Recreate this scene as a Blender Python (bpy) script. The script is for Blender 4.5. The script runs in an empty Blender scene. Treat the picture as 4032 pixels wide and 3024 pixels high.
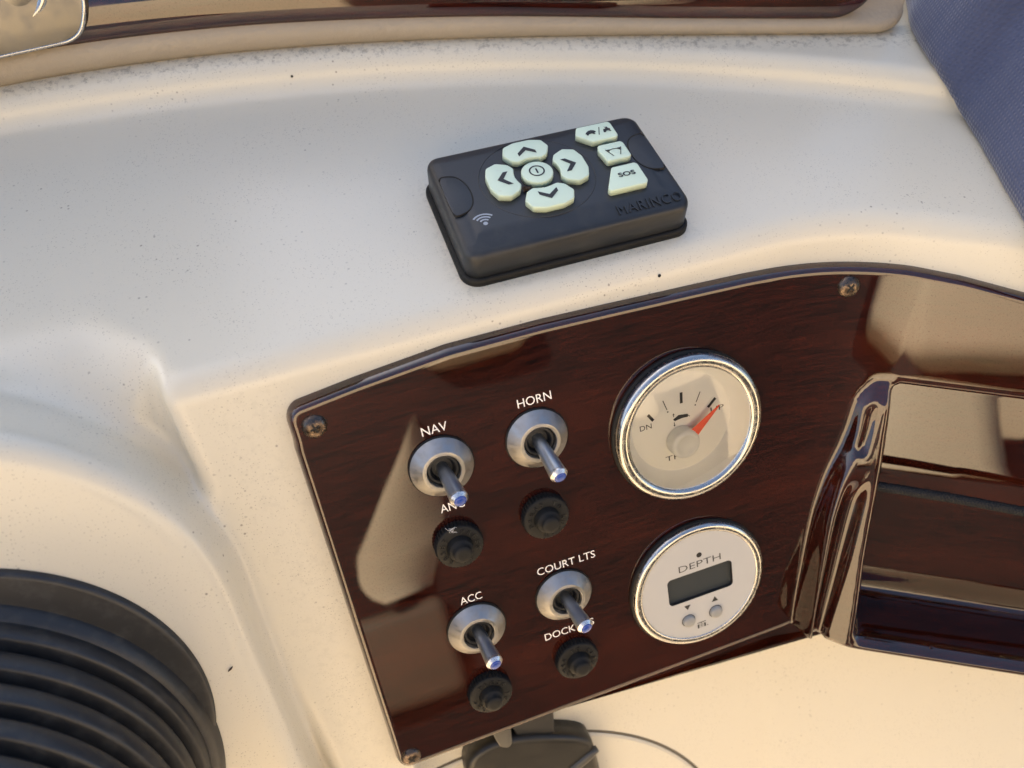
import bpy, math, random
import numpy as np
from mathutils import Matrix, Vector
from mathutils.geometry import delaunay_2d_cdt

SC = bpy.context.scene
COL = SC.collection
MM = 0.001
ZO = 1200.0          # millimetres from the cockpit floor to the camera; all lengths below are millimetres, camera at 0,0,0
rnd = random.Random(7)

# ------------------------------------------------------------------ camera
CAMR = [[0.94430, -0.32920, 0.00030], [0.26760, 0.76800, 0.58180], [-0.19170, -0.54930, 0.81330]]   # rows: right, up, back
cam = bpy.data.cameras.new('camera'); camo = bpy.data.objects.new('camera', cam); COL.objects.link(camo)
cam.sensor_width = 36.0; cam.lens = 3096.77 / 4032 * 36.0
cam.clip_start = 0.01; cam.clip_end = 400.0
cam.dof.use_dof = True; cam.dof.focus_distance = 0.283; cam.dof.aperture_fstop = 10.0
_m = Matrix(CAMR).transposed().to_4x4(); _m.translation = Vector((0, 0, ZO * MM)); camo.matrix_world = _m
SC.camera = camo

# ------------------------------------------------------------------ sky and sun (sun stands ahead and to the left, an added canopy shades the dash)
SUN_DIR = Vector((-0.45, 0.66, 0.60)).normalized()
world = bpy.data.worlds.new('World'); SC.world = world; world.use_nodes = True
wn = world.node_tree.nodes; wl = world.node_tree.links; wn.clear()
sky = wn.new('ShaderNodeTexSky'); sky.sky_type = 'NISHITA'; sky.sun_disc = False
sky.sun_elevation = math.asin(SUN_DIR.z); sky.sun_rotation = math.atan2(SUN_DIR.x, SUN_DIR.y)
sky.air_density = 1.0; sky.dust_density = 3.0; sky.ozone_density = 1.0
bg = wn.new('ShaderNodeBackground'); bg.inputs['Strength'].default_value = 0.10
wo = wn.new('ShaderNodeOutputWorld'); wl.new(sky.outputs[0], bg.inputs[0]); wl.new(bg.outputs[0], wo.inputs[0])
sun = bpy.data.lights.new('sun', 'SUN'); sun.energy = 5.0; sun.angle = math.radians(0.53); sun.color = (1.0, 0.83, 0.60)
suno = bpy.data.objects.new('sun', sun); COL.objects.link(suno)
suno.rotation_euler = (-SUN_DIR).to_track_quat('-Z', 'Y').to_euler(); suno.location = SUN_DIR * 4
SC.view_settings.view_transform = 'Standard'; SC.view_settings.look = 'None'
SC.view_settings.exposure = 1.86; SC.view_settings.gamma = 1.0
SC.render.engine = 'CYCLES'
SC.cycles.use_denoising = True; SC.cycles.max_bounces = 10; SC.cycles.diffuse_bounces = 5
SC.cycles.sample_clamp_indirect = 6.0

# ------------------------------------------------------------------ helpers
def link(o, parent=None):
    COL.objects.link(o)
    if parent is not None: o.parent = parent
    return o
def tag(o, label=None, cat=None, group=None, kind=None):
    if label: o['label'] = label
    if cat: o['category'] = cat
    if group: o['group'] = group
    if kind: o['kind'] = kind
    return o
def mesh(name, verts, faces, mat, parent=None, smooth=True, offset=None, uv=None):
    """verts in millimetres; offset is added (used for things at top level that are one mesh)."""
    v = np.asarray(verts, float) * MM
    me = bpy.data.meshes.new(name); me.from_pydata(v.tolist(), [], [list(map(int, f)) for f in faces]); me.update()
    if smooth: me.polygons.foreach_set('use_smooth', [True] * len(me.polygons))
    if mat is not None: me.materials.append(mat)
    if uv is not None:
        l = me.uv_layers.new(name='uv'); li = np.zeros(len(me.loops), int); me.loops.foreach_get('vertex_index', li)
        l.data.foreach_set('uv', np.asarray(uv, float)[li].ravel())
    o = bpy.data.objects.new(name, me)
    if offset is not None: o.location = Vector(offset) * MM
    return link(o, parent)
def autosmooth(o, deg=35):
    me = o.data; me.update()
    ea = {}
    import bmesh
    bm = bmesh.new(); bm.from_mesh(me)
    bmesh.ops.recalc_face_normals(bm, faces=bm.faces)
    for e in bm.edges:
        if len(e.link_faces) == 2: e.smooth = e.calc_face_angle(0) < math.radians(deg)
    for f in bm.faces: f.smooth = True
    bm.to_mesh(me); bm.free(); return o
def root(name, loc, rot=None, label=None, cat=None, group=None):
    o = bpy.data.objects.new(name, None); o.empty_display_size = 0.01
    m = (Matrix(rot) if rot is not None else Matrix.Identity(3)).to_4x4()
    m.translation = Vector((loc[0] * MM, loc[1] * MM, (loc[2] + ZO) * MM)); o.matrix_world = m
    link(o); return tag(o, label, cat, group)
def copy_tree(o, parent=None):
    c = o.copy(); COL.objects.link(c); c.parent = parent
    for ch in list(o.children): copy_tree(ch, c)
    return c
def join(*parts):
    V, F, n = [], [], 0
    for v, f in parts:
        V += [tuple(p) for p in v]; F += [[i + n for i in q] for q in f]; n += len(v)
    return V, F
def lathe(prof, seg=64, cx=0, cy=0, closed=False, knurl=None):
    V, F = [], []; n = len(prof)
    for i in range(seg):
        t = 2 * math.pi * i / seg; c, s = math.cos(t), math.sin(t)
        for k, (r, z) in enumerate(prof):
            rr = r + (knurl[k] if (knurl and i % 2) else 0)
            V.append((cx + rr * c, cy + rr * s, z))
    for i in range(seg):
        j = (i + 1) % seg
        for k in range(n - 1 + (1 if closed else 0)):
            k2 = (k + 1) % n
            F.append((i * n + k, j * n + k, j * n + k2, i * n + k2))
    if not closed:
        if prof[-1][0] < 1e-6 or True:
            pass
    return V, F
def disc(r, z, seg=48, cx=0, cy=0):
    V = [(cx, cy, z)] + [(cx + r * math.cos(2 * math.pi * i / seg), cy + r * math.sin(2 * math.pi * i / seg), z) for i in range(seg)]
    return V, [(0, 1 + i, 1 + (i + 1) % seg) for i in range(seg)]
def chaikin(p, n=2):
    p = [tuple(q) for q in p]
    for _ in range(n):
        o = []
        for i in range(len(p)):
            a, b = p[i], p[(i + 1) % len(p)]
            o += [(a[0] * .75 + b[0] * .25, a[1] * .75 + b[1] * .25), (a[0] * .25 + b[0] * .75, a[1] * .25 + b[1] * .75)]
        p = o
    return p
def roundc(p, r=1.2, n=4):
    o = []; N_ = len(p)
    for i in range(N_):
        a, b, c = (np.array(p[(i + k) % N_], float) for k in (-1, 0, 1))
        l1, l2 = np.linalg.norm(a - b), np.linalg.norm(c - b); d = min(r, .45 * l1, .45 * l2)
        q0, q1 = b + (a - b) / l1 * d, b + (c - b) / l2 * d
        for k in range(n + 1):
            t = k / n; o.append(tuple((1 - t) ** 2 * q0 + 2 * t * (1 - t) * b + t * t * q1))
    return o
def area(p): return sum(p[i][0] * p[(i + 1) % len(p)][1] - p[(i + 1) % len(p)][0] * p[i][1] for i in range(len(p))) / 2
def inset(p, d):
    p = np.asarray(p, float)
    if area(p) < 0: p = p[::-1]
    e1 = p - np.roll(p, 1, 0); e2 = np.roll(p, -1, 0) - p
    e1 /= np.maximum(np.linalg.norm(e1, axis=1, keepdims=True), 1e-9); e2 /= np.maximum(np.linalg.norm(e2, axis=1, keepdims=True), 1e-9)
    n = np.stack([-(e1[:, 1] + e2[:, 1]), e1[:, 0] + e2[:, 0]], 1); n /= np.maximum(np.linalg.norm(n, axis=1, keepdims=True), 1e-9)
    c = np.maximum((n * np.stack([-e1[:, 1], e1[:, 0]], 1)).sum(1, keepdims=True), .5)
    return p + n * d / c
def slab(p, z0, z1, bev=0.5, steps=4, dome=0.0):
    """an outline pulled up from z0 to z1 with a rounded upper rim"""
    p = np.asarray(p, float)
    if area(p) < 0: p = p[::-1]
    rings = [(0, z0), (0, z1 - bev)] + [(bev * (1 - math.cos(math.pi / 2 * k / steps)), z1 - bev + bev * math.sin(math.pi / 2 * k / steps)) for k in range(1, steps + 1)]
    V, F, n = [], [], len(p)
    for d, z in rings:
        for q in inset(p, d): V.append((q[0], q[1], z))
    for k in range(len(rings) - 1):
        for i in range(n):
            j = (i + 1) % n; F.append((k * n + i, k * n + j, (k + 1) * n + j, (k + 1) * n + i))
    F.append(tuple((len(rings) - 1) * n + i for i in range(n)))
    F.append(tuple(range(n - 1, -1, -1)))
    return V, F
def rrect(x0, y0, x1, y1, r, n=6):
    o = []
    for cx, cy, a in ((x1 - r, y1 - r, 0), (x0 + r, y1 - r, 90), (x0 + r, y0 + r, 180), (x1 - r, y0 + r, 270)):
        for k in range(n + 1):
            t = math.radians(a + 90 * k / n); o.append((cx + r * math.cos(t), cy + r * math.sin(t)))
    return o
def tube(path, rad, seg=12, cap=True):
    P = np.asarray(path, float); n = len(P); V, F = [], []
    rad = np.broadcast_to(np.asarray(rad, float), (n,))
    T = np.gradient(P, axis=0); T /= np.linalg.norm(T, axis=1, keepdims=True)
    up = np.array([0, 0, 1.0]) if abs(T[0, 2]) < .9 else np.array([1.0, 0, 0])
    A = np.cross(up, T[0]); A /= np.linalg.norm(A)
    for i in range(n):
        A = A - T[i] * (A @ T[i]); A /= np.linalg.norm(A); B = np.cross(T[i], A)
        for k in range(seg):
            t = 2 * math.pi * k / seg; V.append(tuple(P[i] + rad[i] * (math.cos(t) * A + math.sin(t) * B)))
    for i in range(n - 1):
        for k in range(seg):
            k2 = (k + 1) % seg; F.append((i * seg + k, i * seg + k2, (i + 1) * seg + k2, (i + 1) * seg + k))
    if cap: F += [tuple(range(seg - 1, -1, -1)), tuple((n - 1) * seg + k for k in range(seg))]
    return V, F
def poly(p, z): return [(x, y, z) for x, y in p], [tuple(range(len(p)))]
def stroke(pts, wd, z):
    """flat ribbon along a polyline"""
    P = np.asarray(pts, float); T = np.gradient(P, axis=0); T /= np.linalg.norm(T, axis=1, keepdims=True); N = np.stack([-T[:, 1], T[:, 0]], 1)
    V = [(*q, z) for q in P + N * wd / 2] + [(*q, z) for q in P - N * wd / 2]; n = len(P)
    return V, [(i, i + 1, n + i + 1, n + i) for i in range(n - 1)]
def arcpts(cx, cy, r, a0, a1, n=16): return [(cx + r * math.cos(math.radians(a0 + (a1 - a0) * i / n)), cy + r * math.sin(math.radians(a0 + (a1 - a0) * i / n))) for i in range(n + 1)]
def text(s, x0, y0, wd, ht, z=0.0, bold=0.0, sp_=1.0):
    """lettering fitted to a box: x0,y0 is the left end of the baseline, wd the width, ht the capital height"""
    cu = bpy.data.curves.new('t', 'FONT'); cu.body = s; cu.offset = bold; cu.space_character = sp_; cu.resolution_u = 3
    o = bpy.data.objects.new('t', cu); COL.objects.link(o); dg = bpy.context.evaluated_depsgraph_get(); dg.update()
    me = bpy.data.meshes.new_from_object(o.evaluated_get(dg))
    v = np.array([tuple(q.co) for q in me.vertices]); f = [tuple(p.vertices) for p in me.polygons]
    bpy.data.objects.remove(o); bpy.data.curves.remove(cu); bpy.data.meshes.remove(me)
    mn, mx = v.min(0), v.max(0)
    v[:, 0] = x0 + (v[:, 0] - mn[0]) / (mx[0] - mn[0]) * wd; v[:, 1] = y0 + (v[:, 1] - mn[1]) / (mx[1] - mn[1]) * ht; v[:, 2] = z
    return v.tolist(), f
def smooth01(a, b, x): t = np.clip((np.asarray(x, float) - a) / (np.asarray(b, float) - a), 0, 1); return t * t * (3 - 2 * t)
def smin(a, b, k): h = np.maximum(k - np.abs(a - b), 0) / k; return np.minimum(a, b) - h * h * k * .25
def smax(a, b, k): return -smin(-a, -b, k)

# ------------------------------------------------------------------ materials
def nodes(name):
    m = bpy.data.materials.new(name); m.use_nodes = True; nt = m.node_tree
    return m, nt, nt.nodes, nt.links, nt.nodes['Principled BSDF']
def pbr(name, col, rough=.5, metal=0., coat=0., coat_r=.05, spec=.5, bump=None, vary=None):
    m, nt, N, L, b = nodes(name)
    b.inputs['Base Color'].default_value = (*col, 1); b.inputs['Roughness'].default_value = rough; b.inputs['Metallic'].default_value = metal
    b.inputs['Coat Weight'].default_value = coat; b.inputs['Coat Roughness'].default_value = coat_r; b.inputs['Specular IOR Level'].default_value = spec
    tc = N.new('ShaderNodeTexCoord')
    if bump:
        n = N.new('ShaderNodeTexNoise'); n.inputs['Scale'].default_value = bump[0]; n.inputs['Detail'].default_value = 4
        bp = N.new('ShaderNodeBump'); bp.inputs['Strength'].default_value = bump[1]; bp.inputs['Distance'].default_value = bump[2] * MM
        L.new(tc.outputs['Object'], n.inputs['Vector']); L.new(n.outputs[0], bp.inputs['Height']); L.new(bp.outputs[0], b.inputs['Normal'])
    if vary:   # scale, other colour, low, high
        n = N.new('ShaderNodeTexNoise'); n.inputs['Scale'].default_value = vary[0]; n.inputs['Detail'].default_value = 6; n.inputs['Roughness'].default_value = .65
        r = N.new('ShaderNodeMapRange'); r.inputs[1].default_value = vary[2]; r.inputs[2].default_value = vary[3]
        x = N.new('ShaderNodeMix'); x.data_type = 'RGBA'; x.inputs[6].default_value = (*col, 1); x.inputs[7].default_value = (*vary[1], 1)
        L.new(tc.outputs['Object'], n.inputs['Vector']); L.new(n.outputs[0], r.inputs[0]); L.new(r.outputs[0], x.inputs[0]); L.new(x.outputs[2], b.inputs['Base Color'])
        r2 = N.new('ShaderNodeMapRange'); r2.inputs[3].default_value = rough; r2.inputs[4].default_value = min(1, rough + .25)
        L.new(r.outputs[0], r2.inputs[0]); L.new(r2.outputs[0], b.inputs['Roughness'])
    return m

def gelcoat():
    m, nt, N, L, b = nodes('gelcoat')
    tc = N.new('ShaderNodeTexCoord'); V = tc.outputs['Object']
    def noise(scale, detail=3, rough=.5):
        n = N.new('ShaderNodeTexNoise'); n.inputs['Scale'].default_value = scale; n.inputs['Detail'].default_value = detail; n.inputs['Roughness'].default_value = rough
        L.new(V, n.inputs['Vector']); return n.outputs[0]
    def ramp(x, a, c, lo=0., hi=1.):
        r = N.new('ShaderNodeMapRange'); r.inputs[1].default_value = a; r.inputs[2].default_value = c; r.inputs[3].default_value = lo; r.inputs[4].default_value = hi
        L.new(x, r.inputs[0]); return r.outputs[0]
    def mul(x, y):
        k = N.new('ShaderNodeMath'); k.operation = 'MULTIPLY'; L.new(x, k.inputs[0])
        if isinstance(y, float): k.inputs[1].default_value = y
        else: L.new(y, k.inputs[1])
        return k.outputs[0]
    def mix(f, c0, c1):
        x = N.new('ShaderNodeMix'); x.data_type = 'RGBA'; L.new(f, x.inputs[0])
        for i, c in ((6, c0), (7, c1)):
            if isinstance(c, tuple): x.inputs[i].default_value = (*c, 1)
            else: L.new(c, x.inputs[i])
        return x.outputs[2]
    base = (0.655, 0.612, 0.497)
    dirt = mul(ramp(noise(160, 8, .8), .0, 1.), .06)                       # thin grime film
    base = mix(dirt, base, (.40, .37, .33))
    vo = N.new('ShaderNodeTexVoronoi'); vo.inputs['Scale'].default_value = 420; L.new(V, vo.inputs['Vector'])
    spot = ramp(vo.outputs['Distance'], .22, .12)
    cnt = N.new('ShaderNodeSeparateColor'); L.new(vo.outputs['Color'], cnt.inputs[0])
    spot = mul(mul(spot, ramp(cnt.outputs[0], .62, .9)), ramp(noise(28, 3, .6), .45, .68))
    base = mix(mul(spot, .75), base, (.16, .14, .12))
    vo2 = N.new('ShaderNodeTexVoronoi'); vo2.inputs['Scale'].default_value = 1300; L.new(V, vo2.inputs['Vector'])
    c2 = N.new('ShaderNodeSeparateColor'); L.new(vo2.outputs['Color'], c2.inputs[0])
    spot2 = mul(mul(ramp(vo2.outputs['Distance'], .32, .15), ramp(c2.outputs[1], .5, .75)), ramp(noise(38, 3, .6), .36, .62))
    base = mix(mul(spot2, .6), base, (.22, .19, .16))
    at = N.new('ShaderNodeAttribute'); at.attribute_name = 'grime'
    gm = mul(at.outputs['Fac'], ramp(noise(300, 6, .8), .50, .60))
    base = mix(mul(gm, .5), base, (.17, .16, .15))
    L.new(base, b.inputs['Base Color'])
    b.inputs['Roughness'].default_value = .25
    bp = N.new('ShaderNodeBump'); bp.inputs['Strength'].default_value = .35; bp.inputs['Distance'].default_value = .12 * MM
    L.new(noise(620, 3, .6), bp.inputs['Height'])
    bp2 = N.new('ShaderNodeBump'); bp2.inputs['Strength'].default_value = .12; bp2.inputs['Distance'].default_value = .5 * MM
    L.new(noise(60, 2, .5), bp2.inputs['Height']); L.new(bp.outputs[0], bp2.inputs['Normal']); L.new(bp2.outputs[0], b.inputs['Normal'])
    return m

def wood(name='lacquered_wood', bright=1.0):
    m, nt, N, L, b = nodes(name)
    uv = N.new('ShaderNodeUVMap'); uv.uv_map = 'uv'
    def mapped(sx, sy, rot=0.):
        k = N.new('ShaderNodeMapping'); k.inputs['Scale'].default_value = (sx, sy, 1); k.inputs['Rotation'].default_value = (0, 0, rot); L.new(uv.outputs[0], k.inputs[0]); return k.outputs[0]
    def noise(vec, scale, detail=5, rough=.6, dist=0.):
        n = N.new('ShaderNodeTexNoise'); n.inputs['Scale'].default_value = scale; n.inputs['Detail'].default_value = detail; n.inputs['Roughness'].default_value = rough; n.inputs['Distortion'].default_value = dist
        L.new(vec, n.inputs['Vector']); return n.outputs[0]
    def ramp(x, a, c, lo=0., hi=1.):
        r = N.new('ShaderNodeMapRange'); r.inputs[1].default_value = a; r.inputs[2].default_value = c; r.inputs[3].default_value = lo; r.inputs[4].default_value = hi
        L.new(x, r.inputs[0]); return r.outputs[0]
    def mix(f, c0, c1):
        x = N.new('ShaderNodeMix'); x.data_type = 'RGBA'; L.new(f, x.inputs[0])
        for i, c in ((6, c0), (7, c1)):
            if isinstance(c, tuple): x.inputs[i].default_value = (*[q * bright for q in c], 1)
            else: L.new(c, x.inputs[i])
        return x.outputs[2]
    grain = noise(mapped(.25, 2.8, .12), 24, 8, .72, .4)          # uv is in units of 100 mm
    fine = noise(mapped(.9, 9, .12), 22, 4, .7)
    broad = noise(mapped(.4, 1.6, .15), 2.2, 3, .5, .4)
    c = mix(ramp(grain, .32, .72), (.0024, .0006, .0005), (.042, .0074, .0036))
    c = mix(ramp(broad, .48, .75, 0., .55), c, (.066, .0118, .0046))
    c = mix(ramp(fine, .55, .8, 0., .5), c, (.002, .0008, .0008))
    L.new(c, b.inputs['Base Color'])
    sp = noise(mapped(1, 1), 190, 2, .8); dust = ramp(sp, .70, .80)
    d2 = mix(dust, c, (.30 / bright, .25 / bright, .20 / bright))
    dm = N.new('ShaderNodeMix'); dm.data_type = 'RGBA'; dm.inputs[0].default_value = .12; L.new(c, dm.inputs[6]); L.new(d2, dm.inputs[7]); L.new(dm.outputs[2], b.inputs['Base Color'])
    b.inputs['Roughness'].default_value = .5; b.inputs['Specular IOR Level'].default_value = 0.
    L.new(ramp(noise(mapped(1, 1), 140, 5, .8), .55, .66, 1., .45), b.inputs['Coat Weight']); b.inputs['Coat IOR'].default_value = 1.75
    L.new(ramp(noise(mapped(1, 1), 6, 5, .7), .45, .75, .012, .06), b.inputs['Coat Roughness'])
    bp = N.new('ShaderNodeBump'); bp.inputs['Strength'].default_value = .05; bp.inputs['Distance'].default_value = 1.0 * MM
    L.new(noise(mapped(1, 1), 3.0, 1, .4), bp.inputs['Height']); L.new(bp.outputs[0], b.inputs['Coat Normal'])
    return m

def metal(name, col, rough, scale=900., var=.25, bump=.1):
    m, nt, N, L, b = nodes(name)
    b.inputs['Metallic'].default_value = 1.0; b.inputs['Base Color'].default_value = (*col, 1)
    tc = N.new('ShaderNodeTexCoord'); n = N.new('ShaderNodeTexNoise'); n.inputs['Scale'].default_value = scale; n.inputs['Detail'].default_value = 4
    L.new(tc.outputs['Object'], n.inputs['Vector'])
    r = N.new('ShaderNodeMapRange'); r.inputs[1].default_value = .35; r.inputs[2].default_value = .7; r.inputs[3].default_value = max(.03, rough - var / 2); r.inputs[4].default_value = rough + var
    L.new(n.outputs[0], r.inputs[0]); L.new(r.outputs[0], b.inputs['Roughness'])
    bp = N.new('ShaderNodeBump'); bp.inputs['Strength'].default_value = bump; bp.inputs['Distance'].default_value = .15 * MM; L.new(n.outputs[0], bp.inputs['Height']); L.new(bp.outputs[0], b.inputs['Normal'])
    return m
def clear():
    m = bpy.data.materials.new('clear_lens'); m.use_nodes = True; N = m.node_tree.nodes; L = m.node_tree.links; N.clear()
    t = N.new('ShaderNodeBsdfTransparent'); t.inputs[0].default_value = (.95, .95, .93, 1); g = N.new('ShaderNodeBsdfGlossy'); g.inputs['Roughness'].default_value = .03
    f = N.new('ShaderNodeFresnel'); f.inputs[0].default_value = 1.7; x = N.new('ShaderNodeMixShader'); o = N.new('ShaderNodeOutputMaterial')
    L.new(f.outputs[0], x.inputs[0]); L.new(t.outputs[0], x.inputs[1]); L.new(g.outputs[0], x.inputs[2]); L.new(x.outputs[0], o.inputs[0]); return m
def fabric(name, col, col2, scale=1500.):
    m, nt, N, L, b = nodes(name)
    tc = N.new('ShaderNodeTexCoord'); w = N.new('ShaderNodeTexWave'); w.inputs['Scale'].default_value = scale * .35; w.inputs['Distortion'].default_value = 1.2; w.bands_direction = 'Z'
    w2 = N.new('ShaderNodeTexWave'); w2.inputs['Scale'].default_value = scale * .35; w2.inputs['Distortion'].default_value = 1.2; w2.bands_direction = 'Y'
    L.new(tc.outputs['Object'], w.inputs[0]); L.new(tc.outputs['Object'], w2.inputs[0])
    a = N.new('ShaderNodeMath'); a.operation = 'MULTIPLY'; L.new(w.outputs[1], a.inputs[0]); L.new(w2.outputs[1], a.inputs[1])
    n = N.new('ShaderNodeTexNoise'); n.inputs['Scale'].default_value = 60; n.inputs['Detail'].default_value = 6; L.new(tc.outputs['Object'], n.inputs['Vector'])
    x = N.new('ShaderNodeMix'); x.data_type = 'RGBA'; x.inputs[6].default_value = (*col, 1); x.inputs[7].default_value = (*col2, 1); L.new(n.outputs[0], x.inputs[0]); L.new(x.outputs[2], b.inputs['Base Color'])
    b.inputs['Roughness'].default_value = .85; b.inputs['Sheen Weight'].default_value = .3; b.inputs['Specular IOR Level'].default_value = .2
    bp = N.new('ShaderNodeBump'); bp.inputs['Strength'].default_value = .8; bp.inputs['Distance'].default_value = .35 * MM; L.new(a.outputs[0], bp.inputs['Height']); L.new(bp.outputs[0], b.inputs['Normal'])
    return m

M = dict(
    gel=gelcoat(), wood=wood(),
    black=pbr('black_plastic', (.022, .023, .025), .42, bump=(1500, .25, .1), vary=(160, (.035, .036, .038), .45, .75)),
    blackcase=pbr('charcoal_case', (.013, .0155, .0195), .42, bump=(1800, .25, .12), vary=(120, (.032, .034, .036), .5, .8)),
    rubber=pbr('black_rubber', (.007, .0072, .0072), .62, spec=.28, bump=(900, .3, .15), vary=(220, (.022, .021, .018), .55, .85)),
    boot=pbr('boot_rubber', (.014, .015, .017), .40, bump=(500, .2, .1), vary=(190, (.045, .044, .042), .5, .85)),
    glow=pbr('glow_button', (.60, .72, .56), .38, vary=(300, (.52, .55, .42), .62, .85)),
    ink=pbr('black_ink', (.012, .012, .013), .5), white=pbr('white_print', (.82, .82, .80), .5), grey=pbr('grey_print', (.33, .36, .40), .5),
    chrome=metal('chrome', (.46, .455, .44), .2, 500, .14, .06), alum=metal('brushed_aluminium', (.35, .345, .34), .46, 350, .2, .2),
    satin=metal('satin_aluminium', (.66, .66, .66), .3, 2500, .1, .0), lever=metal('lever_metal', (.40, .44, .49), .36, 2500, .1, .0),
    steel=metal('tarnished_screw', (.11, .085, .07), .3, 900, .3, .4), plate=metal('polished_plate', (.19, .182, .165), .36, 160, .12, .08),
    blue=pbr('blue_lens', (.02, .06, .30), .25),
    dial=pbr('dial_face', (.84, .82, .76), .5), ring=pbr('dial_surround', (.90, .90, .88), .35), hub=pbr('needle_hub', (.78, .78, .75), .4),
    red=pbr('needle_orange', (.95, .10, .02), .4), face=pbr('depth_face', (.43, .43, .42), .42, bump=(900, .1, .05)), lcd=pbr('lcd_screen', (.045, .05, .05), .18),
    button=pbr('grey_button', (.25, .255, .25), .45), clear=clear(),
    vinyl=pbr('textured_vinyl', (.35, .295, .22), .42, bump=(380, .6, .8), vary=(40, (.325, .272, .20), .3, .9)),
    canvas=fabric('navy_canvas', (.048, .060, .115), (.070, .086, .155), 560.),
    cord=pbr('woven_cord', (.007, .008, .010), .6, spec=.35, bump=(1400, .3, .2)),
    ctrl=pbr('dark_grey_housing', (.013, .012, .010), .36, bump=(700, .2, .1), vary=(70, (.022, .019, .015), .5, .8)), ctrl2=pbr('grey_lever_plate', (.07, .065, .055), .35), seam=pbr('dark_seam', (.11, .095, .07), .7),
    dirt=pbr('dried_insect', (.05, .03, .018), .8), hole=pbr('hole_dark', (.01, .009, .008), .8),
    lining=fabric('grey_canvas_lining', (.36, .37, .38), (.40, .41, .42)),  # pale, so the added canopy reflects brighter in the ledge
    seat=pbr('reflection_cream', (.78, .68, .52), .45, bump=(200, .2, .3)), taupe=pbr('reflection_taupe', (.13, .105, .08), .6), navy_refl=pbr('reflection_navy', (.008, .008, .010), .6),  # tones of the made-up seat, chosen for what the lacquer mirrors
    sole=pbr('cockpit_gelcoat', (.72, .61, .45), .5, bump=(150, .3, .4)),
)

# ------------------------------------------------------------------ the dash surface: a leaning face that turns towards the driver on the right
OX, OY, OZ = 52.5, 150.4, -222.6
T = math.radians(31.19); ST, CT = math.sin(T), math.cos(T)
A0, RHO, PHI = 100.0, 115.0, math.radians(28.5); A1 = A0 + RHO * PHI
ZL = -197.0
def S(a, v, w=0.0):
    a, v, w = np.broadcast_arrays(*[np.asarray(t, float) for t in (a, v, w)])
    th = np.clip((a - A0) / RHO, 0, PHI); rho = RHO + v * ST - w * CT
    ext = np.where(a < A0, a - A0, np.where(a > A1, a - A1, 0))
    return np.stack([OX + A0 + rho * np.sin(th) + ext * np.cos(th), OY - RHO + rho * np.cos(th) - ext * np.sin(th), OZ + v * CT + w * ST], -1)
def frame(a):
    th = min(max((a - A0) / RHO, 0), PHI); c, s = math.cos(th), math.sin(th)
    u = (c, -s, 0); v = (ST * s, ST * c, CT); n = (-CT * s, -CT * c, ST)
    return [[u[i], v[i], n[i]] for i in range(3)]
def local(p):
    x, y, z = p; zc = z - OZ; dx = x - (OX + A0); dy = y - (OY - RHO)
    th = np.clip(np.arctan2(dx, dy), 0, PHI)
    th = np.where(dy < 0, np.where(dx > 0, PHI, 0.), th)
    rho = dx * np.sin(th) + dy * np.cos(th); ext = dx * np.cos(th) - dy * np.sin(th)
    w = (RHO + zc * ST / CT - rho) * CT
    return A0 + RHO * th + ext, (zc - w * ST) / CT, w
P_LO = [-5.192447243007074e-07, -0.0007081680893529408, -0.16510815981082125, 306.48592598399733]   # foot of the riser on the ledge, y(x)
P_BO = [1.4368640858196857e-06, -0.00081993012435744, -0.1767945508313485, 322.35057390136245]      # foot of the padded edge
def sdf(p):
    x, y, z = p; a, v, w = local(p)
    dl = z - ZL
    front = smin(w + 13, smax(w, -(a + 104 + (v + 60) * .05) * .85 + .25 * w, 4), 5)            # panel field stands proud of the strip left of it
    front = np.maximum(front, -np.maximum(v + 146, -70 - a))                     # the face stops under the panel
    body = smax(dl, front, 6.5 + 22 * smooth01(-106, -134, a))                     # the ledge rolls softly into the hump on the left
    low = w + 16                                                                # lower wall set back
    qa, qv = a + 187, v + 38
    d2 = np.hypot(np.maximum(qa, 0), np.maximum(qv, 0)) + np.minimum(np.maximum(qa, qv), 0) - 80.5
    hump = smax(d2, w - 16, 9)
    ris = smax(z - (ZL + 11), (np.polyval(P_LO, x) + .55 * (z - ZL) - y) * .84, 5)
    d = smin(body, hump, 9)
    d = np.minimum(d, smax(low, v + 120, 4))
    d = np.maximum(d, -np.maximum(np.maximum(140 - a, v + 26), np.maximum(-150 - v, -24 - w)))      # opening behind the pocket
    return smin(d, ris, 5)
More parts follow.
